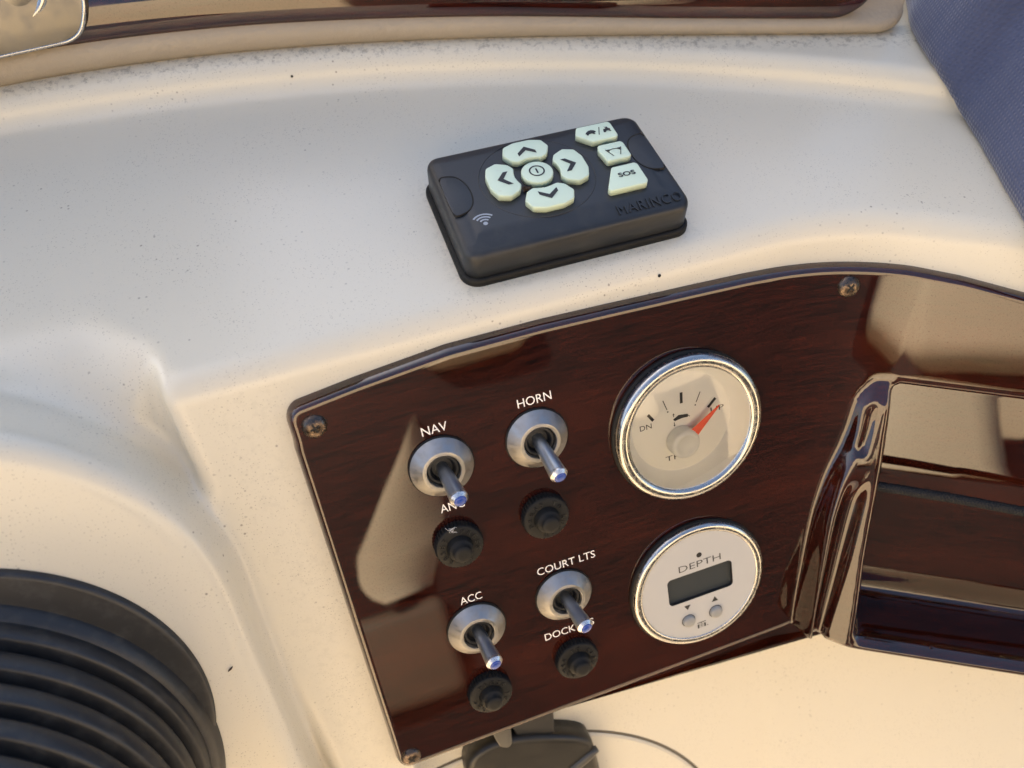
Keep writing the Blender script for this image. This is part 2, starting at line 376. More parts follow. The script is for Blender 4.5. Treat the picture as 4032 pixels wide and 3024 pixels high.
def dashboard():
    X = np.arange(-330, 345, 1.0); Sg = np.arange(-352, 100, 0.95)
    D = np.array([0, .75, -.6614]); E = np.array([0, .6614, .75])
    gx, gs = np.meshgrid(X, Sg, indexing='ij')
    ox, oy, oz = gx.ravel(), (gs * E[1] - 250 * D[1]).ravel(), (gs * E[2] - 250 * D[2]).ravel()
    t = np.zeros(len(ox)); act = np.arange(len(ox))
    for it in range(70):
        tt = t[act]; d = sdf((ox[act], oy[act] + tt * D[1], oz[act] + tt * D[2]))
        t[act] = tt + np.clip(d * .8, -4, 30)
        act = act[(np.abs(d) > .01) & (t[act] < 700)]
        if len(act) == 0: break
    t = np.minimum(t, 700)
    V = np.stack([ox, oy + t * D[1], oz + t * D[2]], 1); nx, ns = len(X), len(Sg)
    i, j = np.meshgrid(np.arange(nx - 1), np.arange(ns - 1), indexing='ij'); k = (i * ns + j).ravel()
    F = np.stack([k, k + ns, k + ns + 1, k + 1], 1)
    F = F[(t[F].max(1) < 690)]
    used = np.unique(F); remap = -np.ones(len(V), int); remap[used] = np.arange(len(used))
    me = bpy.data.meshes.new('dashboard'); Vv = (V[used] + [0, 0, ZO]) * MM; F = remap[F]
    me.vertices.add(len(Vv)); me.vertices.foreach_set('co', Vv.ravel()); me.loops.add(F.size); me.loops.foreach_set('vertex_index', F.ravel().astype(np.int32))
    me.polygons.add(len(F)); me.polygons.foreach_set('loop_start', (np.arange(len(F)) * 4).astype(np.int32)); me.polygons.foreach_set('use_smooth', np.ones(len(F), bool))
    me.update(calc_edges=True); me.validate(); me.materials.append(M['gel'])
    X_, Y_, Z_ = V[used].T
    g = smooth01(ZL + 9.0, ZL + 10.8, Z_) * smooth01(9, 2.5, np.abs(Y_ - (np.polyval(P_BO, X_) - 5)))
    a_, v_, w_ = local((X_, Y_, Z_))
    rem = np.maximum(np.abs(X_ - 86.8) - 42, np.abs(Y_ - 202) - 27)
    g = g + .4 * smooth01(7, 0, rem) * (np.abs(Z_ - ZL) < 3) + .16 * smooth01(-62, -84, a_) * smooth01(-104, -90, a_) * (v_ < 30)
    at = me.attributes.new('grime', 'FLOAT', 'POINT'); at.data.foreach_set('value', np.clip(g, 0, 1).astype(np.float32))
    o = link(bpy.data.objects.new('dashboard', me)); return tag(o, 'cream moulded dashboard with a flat ledge and a rounded steering hump', kind='structure')
DASH = dashboard()
def hole(a=None, v=None, xy=None, r=.5):
    if xy: fr = None; loc = (xy[0], xy[1], ZL)
    else: fr = frame(a); loc = S(a, v, 0)
    vv, ff = disc(r, .05, 14); R = np.array(fr if fr else np.eye(3)); vv = (np.array(vv) @ R.T) + np.array(loc) + [0, 0, ZO]
    o = mesh('screw_hole', vv, ff, M['hole'], DASH, False); return o
hole(59, 24.6, r=.6)
hv, hf = disc(.55, 0, 14); hp = (10.5, np.polyval(P_LO, 10.5) + .55 * 5.6 - .35, ZL + 5.8)
mesh('screw_hole', [(x + hp[0], hp[1] + y * .46, hp[2] + y * .88 + ZO) for x, y, z in hv], hf, M['hole'], DASH, False)

# ------------------------------------------------------------------ wooden instrument panel
TOPX = [-90, -77, -70, -52, -20, 13, 37, 68, 91, 112, 134, 152, 171, 194, 230, 300]; TOPV = [10, 14.0, 16, 18.2, 21.0, 20.9, 20, 18.7, 17.6, 16, 14.7, 13.9, 12.3, 8.8, 2, -14]
BOTX = [-90, 100, 118, 130, 145, 158, 175, 300]; BOTV = [-150.6, -150.2, -149.2, -149.2, -150.2, -151.2, -151.6, -151.6]
GA = (61.2, -33.4); GB = (59.8, -106.8)
Lv = lambda v: np.interp(v, [-160, -147, -140, -118, -89, -73, -59, -51, -40, -33], [110, 111, 113, 119, 124.5, 129.5, 135.5, 138, 139.5, 145])
Rv = lambda v: np.interp(v, [-147, -129, -106, -80, -63, -35], [168, 166, 163, 161, 160, 157])
Hv = lambda v: np.interp(v, [-152, -110, -80, -60, -40, -30], [13, 10.5, 8, 6, 4, 0])
def relief(a, v):
    L, R, H = Lv(v), Rv(v), Hv(v)
    b = H * smooth01(L, L + np.minimum(11, (R - L) * .45), a)
    mid = (L + 9 + R) / 2; hw = np.maximum((R - L - 12) / 2, 2)
    b = b - .5 * H * np.clip(1 - ((a - mid) / hw) ** 2, 0, 1) ** 1.5 * smooth01(-66, -82, v)
    b = b - .4 * H * np.clip(1 - ((a - (L + R) / 2) / 3.2) ** 2, 0, 1) * smooth01(-62, -58, v) * smooth01(-38, -43, v)   # small dimple of the bottle neck
    b = b * smooth01(-26, -33, v)
    di = np.minimum(np.minimum(a - R, -31.5 - v), (v + 145.5) * 1.0)
    m = smooth01(0, 5.5, di)
    return 5 + b, m, b
def panel_w(a, v):
    f, m, b = relief(a, v); back = -14 - .16 * np.maximum(v + 78, 0)
    return f * (1 - m) + m * back
def panel_ws(a, v):
    a, v = np.asarray(a, float), np.asarray(v, float); o = panel_w(a, v) * 2.; n = 2.
    for r_ in (1.3, 2.6):
        for k in range(8):
            t = k * math.pi / 4; o = o + panel_w(a + r_ * math.cos(t), v + r_ * math.sin(t)); n += 1
    return o / n
def outline():
    p = []
    aa = np.linspace(-70, 296, 170)
    p += [(a, np.interp(a, TOPX, TOPV)) for a in aa[::-1]]
    c = np.interp(-70, TOPX, TOPV)
    p += [(-70 - 5.6 * math.sin(t) - .4 * (1 - math.cos(t)), 9.2 + (c - 9.2) * math.cos(t)) for t in np.linspace(0, math.pi / 2, 9)[1:]]
    p += [(-76.0 - .4 * (1 if v < 0 else 0), v) for v in np.linspace(6, -143, 48)]
    p += [(-70.5 - 6 * math.cos(t), -144.6 - 6 * math.sin(t)) for t in np.linspace(0, math.pi / 2, 8)]
    p += [(a, np.interp(a, BOTX, BOTV)) for a in np.linspace(-66, 296, 170)]
    return np.array(p)
def build_panel():
    ol = outline(); pts, edges = [], []
    rings = [0, .06, .2, .45, .8, 1.3, 1.9, 2.6, 4.0]
    if area(ol) < 0: ol = ol[::-1]
    dist = []
    for d in rings:
        r = inset(ol, d); s = len(pts); pts += [tuple(q) for q in r]; dist += [d] * len(r)
        if d in (0,): edges += [(s + i, s + (i + 1) % len(r)) for i in range(len(r))]
    for c in (GA, GB):
        s = len(pts); q = arcpts(c[0], c[1], 27.2, 0, 360, 72)[:-1]; pts += q; dist += [9] * 72; edges += [(s + i, s + (i + 1) % 72) for i in range(72)]
    inner = inset(ol, 6.2)
    top = lambda a: np.interp(a, TOPX, TOPV); bot = lambda a: np.interp(a, BOTX, BOTV)
    G = [(a, v) for a in np.arange(-70, 104, 5.0) for v in np.arange(-145, 20, 5.0)]
    G += [(a, v) for a in np.arange(104, 200, 1.05) for v in np.arange(-147, 20, 1.05)]
    G += [(a, v) for a in np.arange(200, 292, 3.0) for v in np.r_[np.arange(-147, -134, 1.0), np.arange(-134, -45, 5.0), np.arange(-45, -24, 1.0), np.arange(-24, 15, 4.)]]
    for a, v in G:
        if a > -70.5 and v < top(a) - 6 and v > bot(a) + 6 and a < 290 and not (a < -64 and v > 9) and min(math.hypot(a - c[0], v - c[1]) for c in (GA, GB)) > 28.5:
            pts.append((a + 1e-3 * rnd.random(), v + 1e-3 * rnd.random())); dist.append(9)
    r = delaunay_2d_cdt([Vector(p) for p in pts], edges, [], 1, 1e-6, True)
    V2 = np.array([tuple(p) for p in r[0]]); F = [tuple(f) for f in r[2]]; src = r[3]
    dd = np.array([dist[s[0]] if s else 0 for s in src])
    F = [f for f in F if min(math.hypot(V2[list(f), 0].mean() - c[0], V2[list(f), 1].mean() - c[1]) for c in (GA, GB)) > 27.0]
    w = panel_ws(V2[:, 0], V2[:, 1]); k = np.sqrt(np.clip(1 - (1 - np.minimum(dd, 2.6) / 2.6) ** 2, 0, 1)); w = w * k - (1 - k) * 3.5
    P = S(V2[:, 0], V2[:, 1], w)
    rt = root('instrument_panel', S(0, -150, 0), None, 'glossy dark red wood instrument panel with rounded edge and storage pocket', 'panel')
    P = P - S(0, -150, 0)
    o = mesh('wood_face', P, F, M['wood'], rt, True, None, V2 / 100.)
    # all faces outwards
    n = np.array(o.data.polygons[len(F) // 2].normal)
    if n[1] > 0: o.data.flip_normals()
    return rt
PANEL = build_panel()
FR0 = frame(0)
def to_panel(verts, a=0., v=0., w=5.0, fr=None):
    """panel-local coordinates to coordinates under the panel's root"""
    R = np.array(fr if fr is not None else FR0); return (np.asarray(verts, float) @ R.T) + S(a, v, w) - S(0, -150, 0)
for s, x0, y0, wd in (('NAV', -34.9, -7.6, 9.0), ('HORN', -.6, -7.4, 12.5), ('ACC', -36.2, -80.0, 8.5), ('COURT LTS', -5.2, -78.5, 23.8), ('ANC', -35.0, -38.8, 8.8), ('DOCK LTS', -7.2, -110.2, 21.0)):
    v, f = text(s, x0, y0, wd, 3.35, .04, .0); mesh('lettering', to_panel(v), f, M['white'], PANEL, False)['label'] = 'white printed word ' + s
def screw(a, v):
    r = 4.1; prof = [(0.01, 2.1), (1.2, 2.05), (2.4, 1.7), (3.4, 1.05), (4.05, .25), (4.1, -.3)]
    parts = [lathe(prof, 32)]
    o = mesh('screw', to_panel(parts[0][0], a, v, 5.0, frame(a)), parts[0][1], M['steel'], PANEL)
    t = rnd.uniform(0, 1.5); c, s = math.cos(t), math.sin(t)
    cr = [(-.35, .35), (-.35, 1.7), (.35, 1.7), (.35, .35), (1.7, .35), (1.7, -.35), (.35, -.35), (.35, -1.7), (-.35, -1.7), (-.35, -.35), (-1.7, -.35), (-1.7, .35)]
    cr = [(x * c - y * s, x * s + y * c) for x, y in cr]
    q = [(x, y, 2.26 - (x * x + y * y) * .075) for x, y in cr] + [(0, 0, 2.27)]
    mesh('cross_slot', to_panel(q, a, v, 5.0, frame(a)), [(i, (i + 1) % 12, 12) for i in range(12)], M['hole'], o, False)
for a, v in ((-67.6, 7.0), (130.0, 6.6), (-70.2, -143.6)): screw(a, v)
# ------------------------------------------------------------------ toggle switches
def rootp(name, a, v, label, cat, group=None, w=5.0): return root(name, S(a, v, w), frame(a), label, cat, group)
def make_switch(a, v, label):
    r = rootp('toggle_switch', a, v, label, 'switch', 'toggle switches on the wood panel')
    mesh('gasket', *lathe([(11.6, 0), (11.7, .5), (11.5, 1.0), (9, 1.1)], 64), M['rubber'], r)
    o = mesh('washer', *lathe([(11.1, .9), (11.25, 1.2), (11.1, 1.5), (7.6, 4.5), (7.35, 4.75), (7.0, 4.85), (6.2, 4.85), (6.0, 4.7), (5.8, 3.4), (5.6, .5)], 72), M['alum'], r); autosmooth(o, 28)
    mesh('inner_nut', *join(lathe([(5.7, 3.0), (5.3, 3.5), (4.6, 3.5), (4.3, 2.6), (3.6, 1.2)], 48), disc(4.6, 1.2, 32)), M['ink'], r)
    return r
def lever(r, du, dv):
    ln = math.sqrt(du * du + dv * dv + 17.5 ** 2); d = np.array([du, dv, 17.5]) / ln
    b = np.array([0, 0, .6]) - d * .5; L_ = ln + .5
    x = np.cross([0, 1, 0], d); x /= np.linalg.norm(x); y = np.cross(d, x); R = np.stack([x, y, d], 1)
    def put(n, vf, m, par):
        v, f = vf; return mesh(n, np.asarray(v) @ R.T + b, f, m, par)
    o = put('lever', join(lathe([(2.3, 0), (2.45, 4), (2.75, L_ * .5), (3.15, L_ - 2.2)], 40)), M['lever'], r)
    tp = put('lever_tip', join(lathe([(3.15, L_ - 2.2), (3.24, L_ - 1.9), (3.22, L_ - 1.1), (2.3, L_), (1.9, L_ + .02)], 40)), M['satin'], o); autosmooth(tp, 30)
    put('lens', join(lathe([(2.25, L_ - .3), (2.2, L_ + .12), (1.6, L_ + .5), (.8, L_ + .68), (.01, L_ + .72)], 32)), M['blue'], o)
sw0 = make_switch(-31, -20.3, 'silver toggle switch with blue tip directly under the word NAV')
SWS = [(-31, -20.3, 1.7, -4.7, None), (4.0, -20.4, 1.4, -7.4, 'silver toggle switch with blue tip directly under the word HORN'),
       (-32.6, -92.3, 2.1, -3.9, 'silver toggle switch with blue tip directly under the word ACC'), (3.4, -90.6, 2.2, -3.6, 'silver toggle switch with blue tip directly under the words COURT LTS')]
for i, (a, v, du, dv, lab) in enumerate(SWS):
    r = sw0
    if i:
        r = copy_tree(sw0) if i < 0 else None
        r = sw0.copy(); COL.objects.link(r)
        for ch in [c for c in sw0.children if c.name.split('.')[0] != 'lever']:
            c = ch.copy(); COL.objects.link(c); c.parent = r
        m = Matrix(frame(a)).to_4x4(); p = S(a, v, 5.0); m.translation = Vector((p[0] * MM, p[1] * MM, (p[2] + ZO) * MM)); r.matrix_world = m; r['label'] = lab
    lever(r, du, dv)
# ------------------------------------------------------------------ circuit breakers with rubber boots
def make_breaker(a, v, label):
    r = rootp('circuit_breaker', a, v, label, 'breaker', 'push to reset breakers on the wood panel')
    seg = 84; pr = [(8.9, 0), (9.0, .5), (9.0, 3.0), (8.7, 3.7), (8.2, 4.0), (5.0, 4.1), (4.9, 3.9)]
    o = mesh('knurled_collar', *lathe(pr, seg, knurl=[-.45, -.45, -.45, -.3, 0, 0, 0]), M['rubber'], r); autosmooth(o, 40)
    mesh('push_button', *lathe([(5.0, 3.7), (4.75, 4.6), (4.5, 6.4), (4.2, 6.9), (3.5, 7.1), (3.35, 8.6), (3.0, 9.3), (1.6, 9.6), (.01, 9.5)], 40), M['rubber'], r)
    V, F = [], []
    for k, ch in enumerate('PRESS TO RESET'):
        if ch == ' ': continue
        t = math.radians(70 - k * 22.5); v_, f_ = text(ch, -.7, 5.7, 1.35, 1.75, 4.16, .01)
        v_ = [(x * math.cos(t - math.pi / 2) - y * math.sin(t - math.pi / 2), x * math.sin(t - math.pi / 2) + y * math.cos(t - math.pi / 2), z) for x, y, z in v_]
        V, F = join((V, F), (v_, f_))
    o = mesh('embossed_lettering', V, F, M['emb'] if 'emb' in M else M['black'], r, False); o['label'] = 'raised words PRESS TO RESET'
    md = o.modifiers.new('s', 'SOLIDIFY'); md.thickness = .25 * MM; md.offset = 1.0
    return r
M['emb'] = pbr('embossed_black', (.012, .012, .012), .4)
br0 = make_breaker(-31.7, -52.2, 'black rubber reset button below the word ANC, with a lint speck')
BRS = [(-31.7, -52.2, None, 0), (1.5, -51.8, 'black rubber reset button below the HORN toggle switch', 2.1), (-33.6, -123.6, 'black rubber reset button below the ACC toggle switch', .9), (3.6, -122.4, 'black rubber reset button below the words DOCK LTS', 3.0)]
for a, v, lab, rz in BRS[1:]:
    r = copy_tree(br0); m = Matrix(frame(a)).to_4x4() @ Matrix.Rotation(rz, 4, 'Z'); p = S(a, v, 5.0); m.translation = Vector((p[0] * MM, p[1] * MM, (p[2] + ZO) * MM)); r.matrix_world = m; r['label'] = lab
lint = [tube([(rnd.uniform(-.3, .3), rnd.uniform(-.3, .3), 4.3), (rnd.uniform(-1.5, 1.5), rnd.uniform(-1.2, 1.2), 4.8), (rnd.uniform(-2.2, 2.2), rnd.uniform(-1.8, 1.8), 4.6)], .05, 5) for _ in range(9)]
v, f = join(*lint); v = (np.array(v) + [-1.5, 8.2, -.4]) @ np.array(FR0).T + S(-31.7, -52.2, 5.0) + [0, 0, ZO]
lo = S(-31.7, -44, 9) + [0, 0, ZO]
tag(mesh('lint', v - lo, f, M['white'], None, True, lo), 'white wisp of lint on the breaker below ANC', 'lint')

# ------------------------------------------------------------------ trim gauge
r = rootp('trim_gauge', GA[0], GA[1], 'round chrome gauge reading TRIM with an orange needle near UP', 'gauge')
mesh('gasket', *lathe([(30.0, 0), (30.2, 1.0), (29.6, 1.6), (28, 1.7)], 96), M['rubber'], r)
mesh('bezel', *lathe([(28.8, .8), (29.3, 1.8), (29.5, 3.4), (29.2, 4.6), (28.3, 5.5), (26.9, 5.8), (25.7, 5.4), (25.0, 4.8), (24.7, 4.2), (24.5, 4.0)], 128), M['chrome'], r)
mesh('dial_surround', *lathe([(24.7, 4.7), (24.4, 3.6), (20.6, -2.6), (20.2, -2.8)], 96), M['ring'], r)
dl = mesh('dial', *disc(20.6, -2.7, 72), M['dial'], r, False)
def rel(p): return [(x + 63.0 - GA[0], y - 35.2 - GA[1]) for x, y in p]      # measured on the dial
def tick(p0, p1, w_): return stroke([p0, p1], w_, -2.62)
T_ = rel([(-15.1, 8.9), (-13.2, 5.9), (-8.63, 12.9), (-7.3, 8.6), (-7.1, 7.7), (-1.0, 14.1), (-1.3, 9.6), (6.7, 12.1), (4.7, 8.2), (4.3, 7.2), (12.8, 7.6), (9.4, 4.6)])
bars = [tick(T_[0], T_[1], 1.15), tick(T_[2], T_[3], .35), tick(T_[5], T_[6], 1.15), tick(T_[7], T_[8], .35), tick(T_[10], T_[11], 1.15), disc(.32, -2.62, 12, *T_[4]), disc(.32, -2.62, 12, *T_[9])]
for b in bars: mesh('scale_mark', *b, M['ink'], dl, False)
boat = rel([(-5.3, 3.9), (-4.2, 4.4), (-2.9, 5.1), (.9, 4.5), (1.1, 3.6), (.8, 3.2), (-1.6, 3.4), (-4.6, 3.0)])
ar = rel([(-4.9, 4.9), (-4.9, 6.0), (-4.9, 2.6), (-4.9, 1.2)])
mesh('boat_symbol', *join(poly(boat, -2.62), stroke(rel([(1.0, 3.9), (1.7, 3.2)]), .25, -2.62), stroke(ar[:2], .3, -2.62), stroke(ar[2:], .3, -2.62),
     poly([(ar[1][0] - .45, ar[1][1] - .3), (ar[1][0] + .45, ar[1][1] - .3), (ar[1][0], ar[1][1] + .45)], -2.61), poly([(ar[3][0] - .45, ar[3][1] + .3), (ar[3][0], ar[3][1] - .45), (ar[3][0] + .45, ar[3][1] + .3)], -2.61)), M['ink'], dl, False)
for s, p, wd in (('DN', (-18.9, 3.0), 4.8), ('UP', (10.4, 2.0), 5.6), ('TRIM', (-9.9, -13.2), 11.5)):
    p = rel([p])[0]; vv, ff = text(s, p[0], p[1], wd, 2.1, -2.62, .0); mesh('lettering', vv, ff, M['ink'], dl, False)['label'] = 'printed word ' + s
hb = rel([(-2.9, -5.6)])[0]
hubo = mesh('needle_hub', *lathe([(6.0, -2.6), (5.9, 1.2), (5.3, 2.3), (3.9, 2.6), (3.7, 2.2), (.01, 2.2)], 56, hb[0], hb[1]), M['hub'], r)
tipx, tipy = rel([(12.6, 6.0)])[0]; d = np.array([tipx - hb[0], tipy - hb[1]]); d /= np.linalg.norm(d); nn = np.array([-d[1], d[0]])
q0 = np.array(hb) + d * 5.0; tp = np.array([tipx, tipy])
nv = [(*(q0 + nn * 2.1), .6), (*(q0), 1.5), (*(q0 - nn * 2.1), .6), (*(tp + nn * .3), .5), (*tp, .8), (*(tp - nn * .3), .5)]
o = mesh('needle', nv, [(0, 1, 4, 3), (1, 2, 5, 4), (0, 3, 5, 2), (3, 4, 5)], M['red'], r, False)
mesh('lens', *lathe([(24.9, 4.4), (21, 5.1), (15, 5.9), (8, 6.5), (.01, 6.7)], 72), M['clear'], r)
# ------------------------------------------------------------------ depth gauge
r = rootp('depth_gauge', GB[0], GB[1], 'round chrome gauge with DEPTH lettering, dark screen and two buttons', 'gauge')
mesh('gasket', *lathe([(29.8, 0), (30.0, 1.0), (29.3, 1.8), (28, 1.9)], 96), M['rubber'], r)
mesh('bezel', *lathe([(28.7, .9), (29.2, 1.8), (29.2, 2.6), (28.5, 3.5), (27.2, 3.9), (26.2, 3.7), (25.8, 3.4), (25.6, 2.8)], 128), M['chrome'], r)
rel2 = lambda p: [(x + 61.0 - GB[0], y - 109.3 - GB[1]) for x, y in p]
fz = 3.3
vv, ff = disc(25.8, fz, 96)
lc = rrect(*rel2([(-15.5, -2.9)])[0], *rel2([(13.6, 10.3)])[0], 2.0)
# face with an opening for the screen
outer = arcpts(0, 0, 25.8, 0, 360, 96)[:-1]; lcp = lc
pts = outer + lcp; ed = [(i, (i + 1) % 96) for i in range(96)] + [(96 + i, 96 + (i + 1) % len(lcp)) for i in range(len(lcp))]
rr = delaunay_2d_cdt([Vector(p) for p in pts], ed, [], 1, 1e-6, True)
V2 = [tuple(p) for p in rr[0]]
def inside(p, pg):
    c = False
    for i in range(len(pg)):
        a, b = pg[i], pg[i - 1]
        if (a[1] > p[1]) != (b[1] > p[1]) and p[0] < (b[0] - a[0]) * (p[1] - a[1]) / (b[1] - a[1]) + a[0]: c = not c
    return c
ff = [f for f in rr[2] if not inside((sum(V2[i][0] for i in f) / len(f), sum(V2[i][1] for i in f) / len(f)), lcp)]
fo = mesh('face', [(x, y, fz) for x, y in V2], ff, M['face'], r, False)
n = len(lcp); mesh('screen_frame', [(x, y, fz) for x, y in lcp] + [(x, y, fz - 1.6) for x, y in lcp], [(i, (i + 1) % n, n + (i + 1) % n, n + i) for i in range(n)], M['ink'], r, False)
mesh('screen', *poly(lcp, fz - 1.6), M['lcd'], r, False)
p = rel2([(-9.9, 12.3)])[0]; vv, ff = text('DEPTH', p[0], p[1], 18.8, 3.0, fz + .03, -.006); mesh('lettering', vv, ff, M['ink'], fo, False)['label'] = 'printed word DEPTH'
p = rel2([(-.5, 17.9)])[0]; mesh('sensor_dot', *disc(1.2, fz + .02, 24, *p), M['hole'], fo, False)
for bx_, by_ in ((-7.8, -13.1), (4.7, -13.2)):
    p = rel2([(bx_, by_)])[0]; mesh('recess', *disc(3.05, fz + .02, 32, *p), M['hole'], fo, False)
    mesh('push_button', *lathe([(2.75, fz), (2.7, fz + 1.0), (2.3, fz + 1.5), (1.2, fz + 1.65), (.01, fz + 1.7)], 32, *p), M['button'], r)
for bx_, by_, sg in ((-7.7, -6.3, -1), (4.8, -6.7, 1)):
    p = rel2([(bx_, by_)])[0]; mesh('arrow_mark', *poly([(p[0] - 1.5, p[1] - 1.2 * sg), (p[0] + 1.5, p[1] - 1.2 * sg), (p[0], p[1] + 1.3 * sg)][::sg], fz + .03), M['ink'], fo, False)
p = rel2([(-4.0, -19.1)])[0]
lg = [stroke([(p[0] + .4, p[1]), (p[0] + .4, p[1] + 2.0)], .8, fz + .03), stroke([(p[0] + 3.4, p[1]), (p[0] + 3.4, p[1] + 2.0)], .8, fz + .03), stroke([(p[0] + 1.9, p[1]), (p[0] + 1.9, p[1] + 2.9)], .28, fz + .03), stroke([(p[0], p[1] + 2.8), (p[0] + 3.9, p[1] + 2.8)], .35, fz + .03), stroke([(p[0] + 1.3, p[1]), (p[0] + 1.3, p[1] + 2.4)], .14, fz + .03), stroke([(p[0] + 2.5, p[1]), (p[0] + 2.5, p[1] + 2.4)], .14, fz + .03), disc(.25, fz + .03, 10, p[0] + 4.6, p[1] + .3)]
mesh('maker_mark', *join(*lg), M['ink'], fo, False)['label'] = 'small printed letters iTi'
# ------------------------------------------------------------------ elastic cord across the pocket
ca = np.linspace(155, 290, 60); cp = S(ca, np.interp(ca, [155, 190, 225, 290], [-75.5, -76.3, -78.2, -84]), np.interp(ca, [155, 162, 175, 290], [3.5, 6.5, 6.5, 6.5]))
ro = S(161, -76, 4)
ct = root('elastic_cord', ro, None, 'black woven elastic cord stretched across the pocket', 'cord')
mesh('core', *(lambda q: (q[0], q[1]))(tube(cp - ro, 1.75, 14)), M['cord'], ct)
for sgn in (1, -1):
    V, F = [], []
    for ph in range(6):
        tt = np.linspace(0, 1, 420); ang = sgn * tt * 2 * math.pi * 17 + ph * math.pi / 3
        pc = np.stack([np.interp(tt, np.linspace(0, 1, 60), cp[:, k]) for k in range(3)], 1)
        tg = np.gradient(pc, axis=0); tg /= np.linalg.norm(tg, axis=1, keepdims=True); up = np.array([0, 0, 1.]); e1 = np.cross(tg, up); e1 /= np.linalg.norm(e1, axis=1, keepdims=True); e2 = np.cross(e1, tg)
        hl = pc + 1.7 * (np.cos(ang)[:, None] * e1 + np.sin(ang)[:, None] * e2) - ro
        V, F = join((V, F), tube(hl, .36, 5))
    mesh('braid', V, F, M['cord'], ct)

# ------------------------------------------------------------------ remote control on the ledge
RC = (86.81, 202.09, -182.6); ra = -.0049
rm = root('remote_control', (RC[0], RC[1], ZL), [[math.cos(ra), -math.sin(ra), 0], [math.sin(ra), math.cos(ra), 0], [0, 0, 1]], 'charcoal plastic wireless remote control with eight pale glowing buttons lying on the ledge', 'remote')
HT = RC[2] - ZL      # height of the case's flat top
mesh('base_gasket', *slab(rrect(-42.4, -27.7, 42.4, 27.7, 6.5, 8), 0, 2.8, 1.2), M['rubber'], rm)
def case():
    ol = rrect(-41, -26.4, 41, 26.4, 5.2, 8); V, F = [], []; n = len(ol)
    def zt(x, y): return HT - 1.9 * np.clip((-16.8 - y) / 9.5, 0, 1) - .9 * np.clip((y - 20.6) / 6, 0, 1) - .5 * smooth01(38, 42, abs(x))
    rings = [(0.6, 2.2), (0.0, 3.2), (0.0, None, -2.2), (.18, None, -1.3), (.6, None, -.6), (1.3, None, -.2), (2.2, None, 0), (5, None, 0)]
    for rg in rings:
        for q in inset(ol, rg[0]):
            V.append((q[0], q[1], rg[1] if rg[1] is not None else float(zt(q[0], q[1])) + rg[2]))
    for k in range(len(rings) - 1):
        for i in range(n): F.append((k * n + i, k * n + (i + 1) % n, (k + 1) * n + (i + 1) % n, (k + 1) * n + i))
    s = len(V) - n; r_in = inset(ol, 5)
    gp = [(x, y) for x in np.linspace(-34, 34, 24) for y in np.linspace(-19.4, 19.4, 30)]
    gp += [(x, y) for x in np.linspace(-34, 34, 30) for y in (-16.8, 20.6)]
    pts = [tuple(q) for q in r_in] + gp
    rr = delaunay_2d_cdt([Vector(p) for p in pts], [(i, (i + 1) % n) for i in range(n)], [], 1, 1e-6, True)
    for j, p in enumerate(rr[0]):
        V.append((p[0], p[1], float(zt(p[0], p[1]))))
    F += [tuple(i + s + n for i in f) for f in rr[2]]
    return V, F
cs = mesh('case', *case(), M['blackcase'], rm)
DC = (-6.0, 2.8)
# shallow groove ring and seams around the pad (fine raised lines)
V, F = [], []
gr = []
for k in range(96):
    t = 2 * math.pi * k / 96; gr.append((DC[0] + 20.6 * math.cos(t), DC[1] + 20.4 * math.sin(t), HT - .05))
gr.append(gr[0])
mesh('pad_ring', *tube(gr, .22, 6, False), M['black'], cs)
def btn(ol, ch=2):
    return mesh('button', *slab(roundc(ol, .7), HT - .3, HT + 2.4, .45, 4), M['glow'], rm)
tmpl = [(7.3, 4.3), (8.6, 6.9), (12.6, 8.9), (16.6, 7.4), (18.1, 3.2), (18.1, -3.2), (16.6, -7.4), (12.6, -8.9), (8.6, -6.9), (7.3, -4.3), (8.0, -2.2), (8.3, 0), (8.0, 2.2)]
tz = HT + 2.53
for k, (ang, sc_) in enumerate(((0, 1.0), (90, .98), (180, 1.0), (270, 1.0))):
    c, s = math.cos(math.radians(ang)), math.sin(math.radians(ang))
    rt_ = lambda p: [(DC[0] + (x * c - y * s) * sc_, DC[1] + (x * s + y * c) * sc_) for x, y in p]
    b = btn(rt_(tmpl)); b['label'] = 'pale green-white arrow button'
    chv = [(14.6, 0), (11.6, 3.4), (9.8, 3.4), (12.4, 0), (9.8, -3.4), (11.6, -3.4)]
    v2 = [(*q, tz) for q in rt_(chv)]; mesh('arrow_symbol', v2, [(0, 1, 2, 3), (0, 3, 4, 5)], M['ink'], b, False)
b = btn([(DC[0] + 5.7 * math.cos(t), DC[1] + 5.7 * math.sin(t)) for t in np.linspace(0, 2 * math.pi, 20, endpoint=False)], 1); b['label'] = 'round power button'
sy = [stroke(arcpts(DC[0], DC[1] + .4, 2.55, 0, 360, 40), .55, tz), stroke([(DC[0], DC[1] - .9), (DC[0], DC[1] + 1.7)], .6, tz)]
mesh('power_symbol', *join(*sy), M['ink'], b, False)
b = btn([(14.0, 17.2), (15.8, 21.2), (28.3, 21.2), (29.0, 20), (29.0, 12.6), (27.8, 11.8), (18.8, 11.8)], 2); b['label'] = 'button with tortoise and hare symbols'
tt = [(17.6, 16.4), (18.2, 17.2), (19.2, 17.9), (20.4, 18.1), (21.4, 17.6), (21.9, 16.9), (21.6, 16.4), (21.0, 16.2), (21.3, 15.4), (20.6, 15.5), (20.1, 16.1), (18.9, 16.0), (18.5, 15.4), (17.9, 15.6), (18.0, 16.2)]
hr = [(24.5, 15.3), (24.6, 16.2), (24.9, 17.1), (25.9, 17.3), (25.6, 18.5), (26.2, 17.8), (26.5, 18.5), (26.9, 17.3), (27.6, 16.7), (27.2, 16.3), (27.5, 15.4), (26.9, 15.3), (26.6, 15.9), (25.8, 15.9), (25.2, 15.2)]
